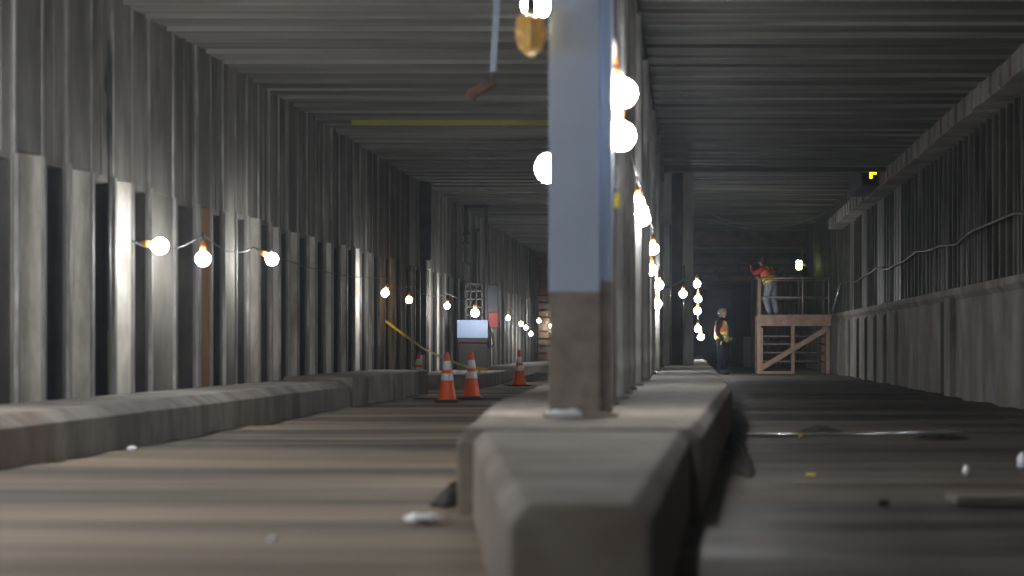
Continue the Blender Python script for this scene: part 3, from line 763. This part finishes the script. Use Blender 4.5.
def person(loc,rz,J,label,shirt,pants,helmet,vest_z,name='person',bands=()):
    """J: dict of joints in local space, facing +X, left is +Y"""
    keys=['pelvis','waist','chest','neck','headb','lsh','lel','lwr','lpalm','rsh','rel','rwr','rpalm','lhip','lkn','lan','lheel','ltoe','rhip','rkn','ran','rheel','rtoe']
    E=[('pelvis','waist'),('waist','chest'),('chest','neck'),('neck','headb'),('chest','lsh'),('lsh','lel'),('lel','lwr'),('lwr','lpalm'),('chest','rsh'),('rsh','rel'),('rel','rwr'),('rwr','rpalm'),
       ('pelvis','lhip'),('lhip','lkn'),('lkn','lan'),('lan','ltoe'),('pelvis','rhip'),('rhip','rkn'),('rkn','ran'),('ran','rtoe')]
    R={'pelvis':(.135,.16),'waist':(.135,.16),'chest':(.145,.175),'neck':(.06,.06),'headb':(.06,.06),'lsh':(.07,.07),'lel':(.05,.05),'lwr':(.033,.033),'lpalm':(.03,.04),
       'lhip':(.105,.105),'lkn':(.08,.08),'lan':(.065,.065),'ltoe':(.045,.04)}
    for k in list(R):
        if k[0]=='l': R['r'+k[1:]]=R[k]
    ks=[k for k in keys if k in J and any(k in e for e in E)]
    idx={k:i for i,k in enumerate(ks)}
    me=skin_mesh([tuple(J[k]) for k in ks],[(idx[a],idx[b]) for a,b in E],[R[k] for k in ks],idx['pelvis'])
    root=empty(name,loc,label,'person',None,rz)
    bm=bmesh.new(); bm.from_mesh(me)
    zs=min(v.co.z for v in bm.verts)
    body=MB(); body.bm=bm
    # head
    hc=Vector(J['head']); hd=Vector(J.get('look',(1,0,0))).normalized(); side=Vector((0,0,1)).cross(hd).normalized(); upv=hd.cross(side)
    Rm=Matrix((hd,side,upv)).transposed()
    n0=len(bm.verts)
    r=bmesh.ops.create_uvsphere(bm,u_segments=24,v_segments=16,radius=1)
    for v in r['verts']:
        q=v.co.copy(); f=1-.22*max(0,-q.z)*(1 if q.x<.3 else .55)
        q=Vector((q.x*.098*f,q.y*.077*f,q.z*.118))
        if q.x>.05 and abs(q.y)<.014 and -.035<q.z<.012: q.x+=.022
        if q.x>.07 and .005<q.z<.03 and .015<abs(q.y)<.045: q.x-=.008
        v.co=hc+Rm@q
    for sy in (-1,1):
        body.cbox(hc+Rm@Vector((-.005,sy*.08,-.005)),(.035,.014,.055),Rm)
    # hands: five fingers each
    for sd in ('l','r'):
        pw=Vector(J[sd+'wr']); pa=Vector(J[sd+'palm']); d=(pa-pw).normalized(); sgn=1 if sd=='l' else -1
        wd=Vector(J.get(sd+'wide',(1,0,0))); wd=(wd-d*wd.dot(d)).normalized(); cu=d.cross(wd)*sgn
        for k,(off,L) in enumerate(((-.03,.062),(-.01,.075),(.01,.08),(.03,.072))):
            b0=pa+wd*off+d*.01
            body.tube([b0,b0+d*L*.5+cu*.006,b0+d*L*.85+cu*.022,b0+d*L*.95+cu*.04],[.0105,.0095,.0085,.006],7)
        b0=pa-d*.02+wd*.028
        body.tube([b0,b0+wd*.028+d*.02,b0+wd*.032+d*.05],[.012,.0105,.007],7)
    bmesh.ops.recalc_face_normals(bm,faces=bm.faces[:])
    m2=bpy.data.meshes.new('body'); bm.to_mesh(m2)
    m2.materials.append(M['skin'])
    for p in m2.polygons: p.use_smooth=True
    bo=bpy.data.objects.new('body',m2); COL.objects.link(bo); bo.parent=root
    bm.free()
    # clothing shells cut from the skinned body
    def seg(p,a,b):
        a=Vector(J[a]);b=Vector(J[b]); t=max(0,min(1,(p-a).dot(b-a)/(b-a).length_squared)); return (p-(a+(b-a)*t)).length/1,t
    def region(p):
        best=None
        for nm,a,b,w in (('torso','pelvis','waist',1.0),('torso','waist','chest',1.0),('torso','chest','neck',1.1),('neck','neck','headb',1.0),
             ('arm','lsh','lel',.7),('fore','lel','lwr',.7),('hand','lwr','lpalm',.7),('arm','rsh','rel',.7),('fore','rel','rwr',.7),('hand','rwr','rpalm',.7),
             ('leg','lhip','lkn',.85),('leg','lkn','lan',.7),('foot','lan','ltoe',.7),('leg','rhip','rkn',.85),('leg','rkn','ran',.7),('foot','ran','rtoe',.7)):
            d,t=seg(p,a,b); d*={'torso':.62,'neck':1.6,'arm':1.3,'fore':1.6,'hand':1.8,'leg':1.0,'foot':1.3}[nm]
            if best is None or d<best[0]: best=(d,nm)
        return best[1]
    def shell(nm,pred,off,m):
        b=bmesh.new(); b.from_mesh(me); b.normal_update()
        kill=[f for f in b.faces if not pred(f.calc_center_median(),region(f.calc_center_median()))]
        bmesh.ops.delete(b,geom=kill,context='FACES')
        nn={v:v.normal.copy() for v in b.verts}
        for v in b.verts: v.co+=nn[v]*off*(1+.5*noise.noise(v.co*14))
        mm=bpy.data.meshes.new(nm); b.to_mesh(mm); b.free(); mm.materials.append(m)
        for p in mm.polygons: p.use_smooth=True
        o=bpy.data.objects.new(nm,mm); COL.objects.link(o); o.parent=root
        s=o.modifiers.new('t','SOLIDIFY'); s.thickness=.006; s.offset=1; return o
    pz=Vector(J['pelvis']); ax=(Vector(J['chest'])-pz).normalized()
    def h(c): return (c-pz).dot(ax)
    shell('shirt',lambda c,r:(r=='torso' and h(c)>-.02) or r in('arm','fore'),.01,M[shirt])
    shell('trousers',lambda c,r:r=='leg' or (r=='torso' and h(c)<=.04),.014,M[pants])
    shell('boots',lambda c,r:r=='foot',.014,M['black'])
    z0,z1=vest_z
    v=shell('vest',lambda c,r:r=='torso' and z0<h(c)<z1,.036,M['vest'])
    for a,b in bands:
        shell('reflective_band',lambda c,r:r=='torso' and a<h(c)<b,.045,M['lime']).parent=v
    # shoulder straps
    ch=Vector(J['chest']); 
    for sy in (-1,1):
        f=ax.cross(Vector((0,1,0))); f=Vector((0,1,0)).cross(ax).normalized()
        yy=sy*.085
        w=Vector((0,yy,0))
        pts=[pz+ax*(z0+.1)+f*.165+w, pz+ax*(z0+.3)+f*.17+w, ch+ax*.07+f*.13+w, ch+ax*.135+w, ch+ax*.07-f*.14+w, pz+ax*(z0+.3)-f*.165+w*(1-.8*0), pz+ax*(z0+.1)-f*.165-w]
        mb=MB()
        for a,b in zip(pts[:-1],pts[1:]): mb.beam(a,b+(b-a).normalized()*.01,.045,.01,up=Vector((0,.01,0))+f if abs((b-a).normalized().dot(f))<.7 else ax)
        mb.build('shoulder_strap',M['lime'],v)
    # hair and hard hat
    hb=MB(); r=bmesh.ops.create_uvsphere(hb.bm,u_segments=20,v_segments=12,radius=1)
    for v in r['verts']:
        q=v.co; q=Vector((q.x*.1-.012,q.y*.083,q.z*.118)); 
        if q.z<-.055: q.z=-.055
        if q.x>.03 and q.z<.04: q.x=.03
        v.co=hc+Rm@q
    hb.build('hair',M['hair'],root,smooth=True)
    hm=MB(); hm.lathe([(.15,.035),(.15,.042),(.125,.05),(.122,.08),(.105,.12),(.07,.15),(.02,.165)],c=hc,n=24,rot=Rm@Matrix.Diagonal((1.08,.92,1)))
    hm.build('hard_hat',M[helmet],root,smooth=True)
    return root
# standing worker, facing right (+X)
J={'pelvis':(0,0,.95),'waist':(-.01,0,1.1),'chest':(-.01,0,1.36),'neck':(-.005,0,1.5),'headb':(.02,0,1.58),'head':(.035,0,1.645),'look':(1,0,.25),
 'lsh':(-.02,.19,1.42),'lel':(-.05,.25,1.13),'lwr':(.13,.2,.98),'lpalm':(.2,.18,.96),'rsh':(-.02,-.19,1.42),'rel':(-.06,-.25,1.14),'rwr':(.1,-.22,.96),'rpalm':(.17,-.2,.93),
 'lwide':(0,0,1),'rwide':(0,0,1),
 'lhip':(0,.1,.88),'lkn':(.03,.12,.5),'lan':(-.02,.12,.09),'ltoe':(.17,.14,.045),'rhip':(0,-.1,.88),'rkn':(.02,-.11,.5),'ran':(-.04,-.11,.09),'rtoe':(.15,-.13,.045)}
w1=person(((721.5-690)/36.6,F/36.6,0),-.25,J,'person standing by the median in orange vest, navy shirt and trousers','navy','navy','tan',(.0,.5),bands=((.03,.09),(.14,.2)))
mb=MB(); mb.cbox((.03,-.2,.83),(.035,.02,.14),Matrix.Rotation(.25,3,'Y')); mb.build('hanging_glove',M['lime'],w1,bevel=.006)
# leaning worker on the platform, turned away to the left (+X local points at world -X, a little away)
J2={'pelvis':(-.08,0,.88),'waist':(-.02,0,1.02),'chest':(.1,0,1.24),'neck':(.17,0,1.36),'headb':(.21,0,1.42),'head':(.25,0,1.48),'look':(1,0,-.2),
 'lsh':(.1,.19,1.29),'lel':(.33,.24,1.17),'lwr':(.5,.16,1.3),'lpalm':(.56,.14,1.35),'rsh':(.1,-.19,1.29),'rel':(.32,-.26,1.12),'rwr':(.5,-.2,1.05),'rpalm':(.57,-.18,1.06),
 'lwide':(0,0,1),'rwide':(0,0,1),
 'lhip':(-.08,.1,.82),'lkn':(.0,.13,.46),'lan':(-.12,.13,.09),'ltoe':(.06,.15,.045),'rhip':(-.08,-.1,.82),'rkn':(-.04,-.14,.46),'ran':(-.16,-.14,.09),'rtoe':(.02,-.17,.045)}
w2=person(((770-690)/36,F/36+.6,zd),PI-.75,J2,'person leaning over the rail on the wooden platform in orange vest and pale jeans','red','jean','darkred',(.0,.42),bands=((.02,.07),(.13,.18)))

# ---------------------------------------------------------------- air haze
# ---------------------------------------------------------------- world, camera, view
w=bpy.data.worlds.new('World'); scene.world=w; w.use_nodes=True
w.node_tree.nodes['Background'].inputs[0].default_value=(.55,.62,.75,1); w.node_tree.nodes['Background'].inputs[1].default_value=.25
vo=w.node_tree.nodes.new('ShaderNodeVolumeScatter'); vo.inputs['Density'].default_value=.001; vo.inputs['Anisotropy'].default_value=.7; vo.inputs['Color'].default_value=(.75,.86,1,1)
w.node_tree.links.new(vo.outputs[0],w.node_tree.nodes['World Output'].inputs['Volume'])
cam=bpy.data.cameras.new('camera'); co=bpy.data.objects.new('camera',cam); COL.objects.link(co)
co.location=(0,0,H); co.rotation_euler=(PI/2,0,0)
cam.sensor_width=36; cam.lens=36*F/1024; cam.shift_x=-(690-512)/1024; cam.shift_y=(345-288)/1024
cam.clip_end=300; cam.clip_start=.05
cam.dof.use_dof=True; cam.dof.focus_distance=52; cam.dof.aperture_fstop=2.0
scene.camera=co
scene.view_settings.view_transform='Standard'; scene.view_settings.look='None'; scene.view_settings.gamma=1; scene.view_settings.use_curve_mapping=False
scene.view_settings.exposure=-0.18
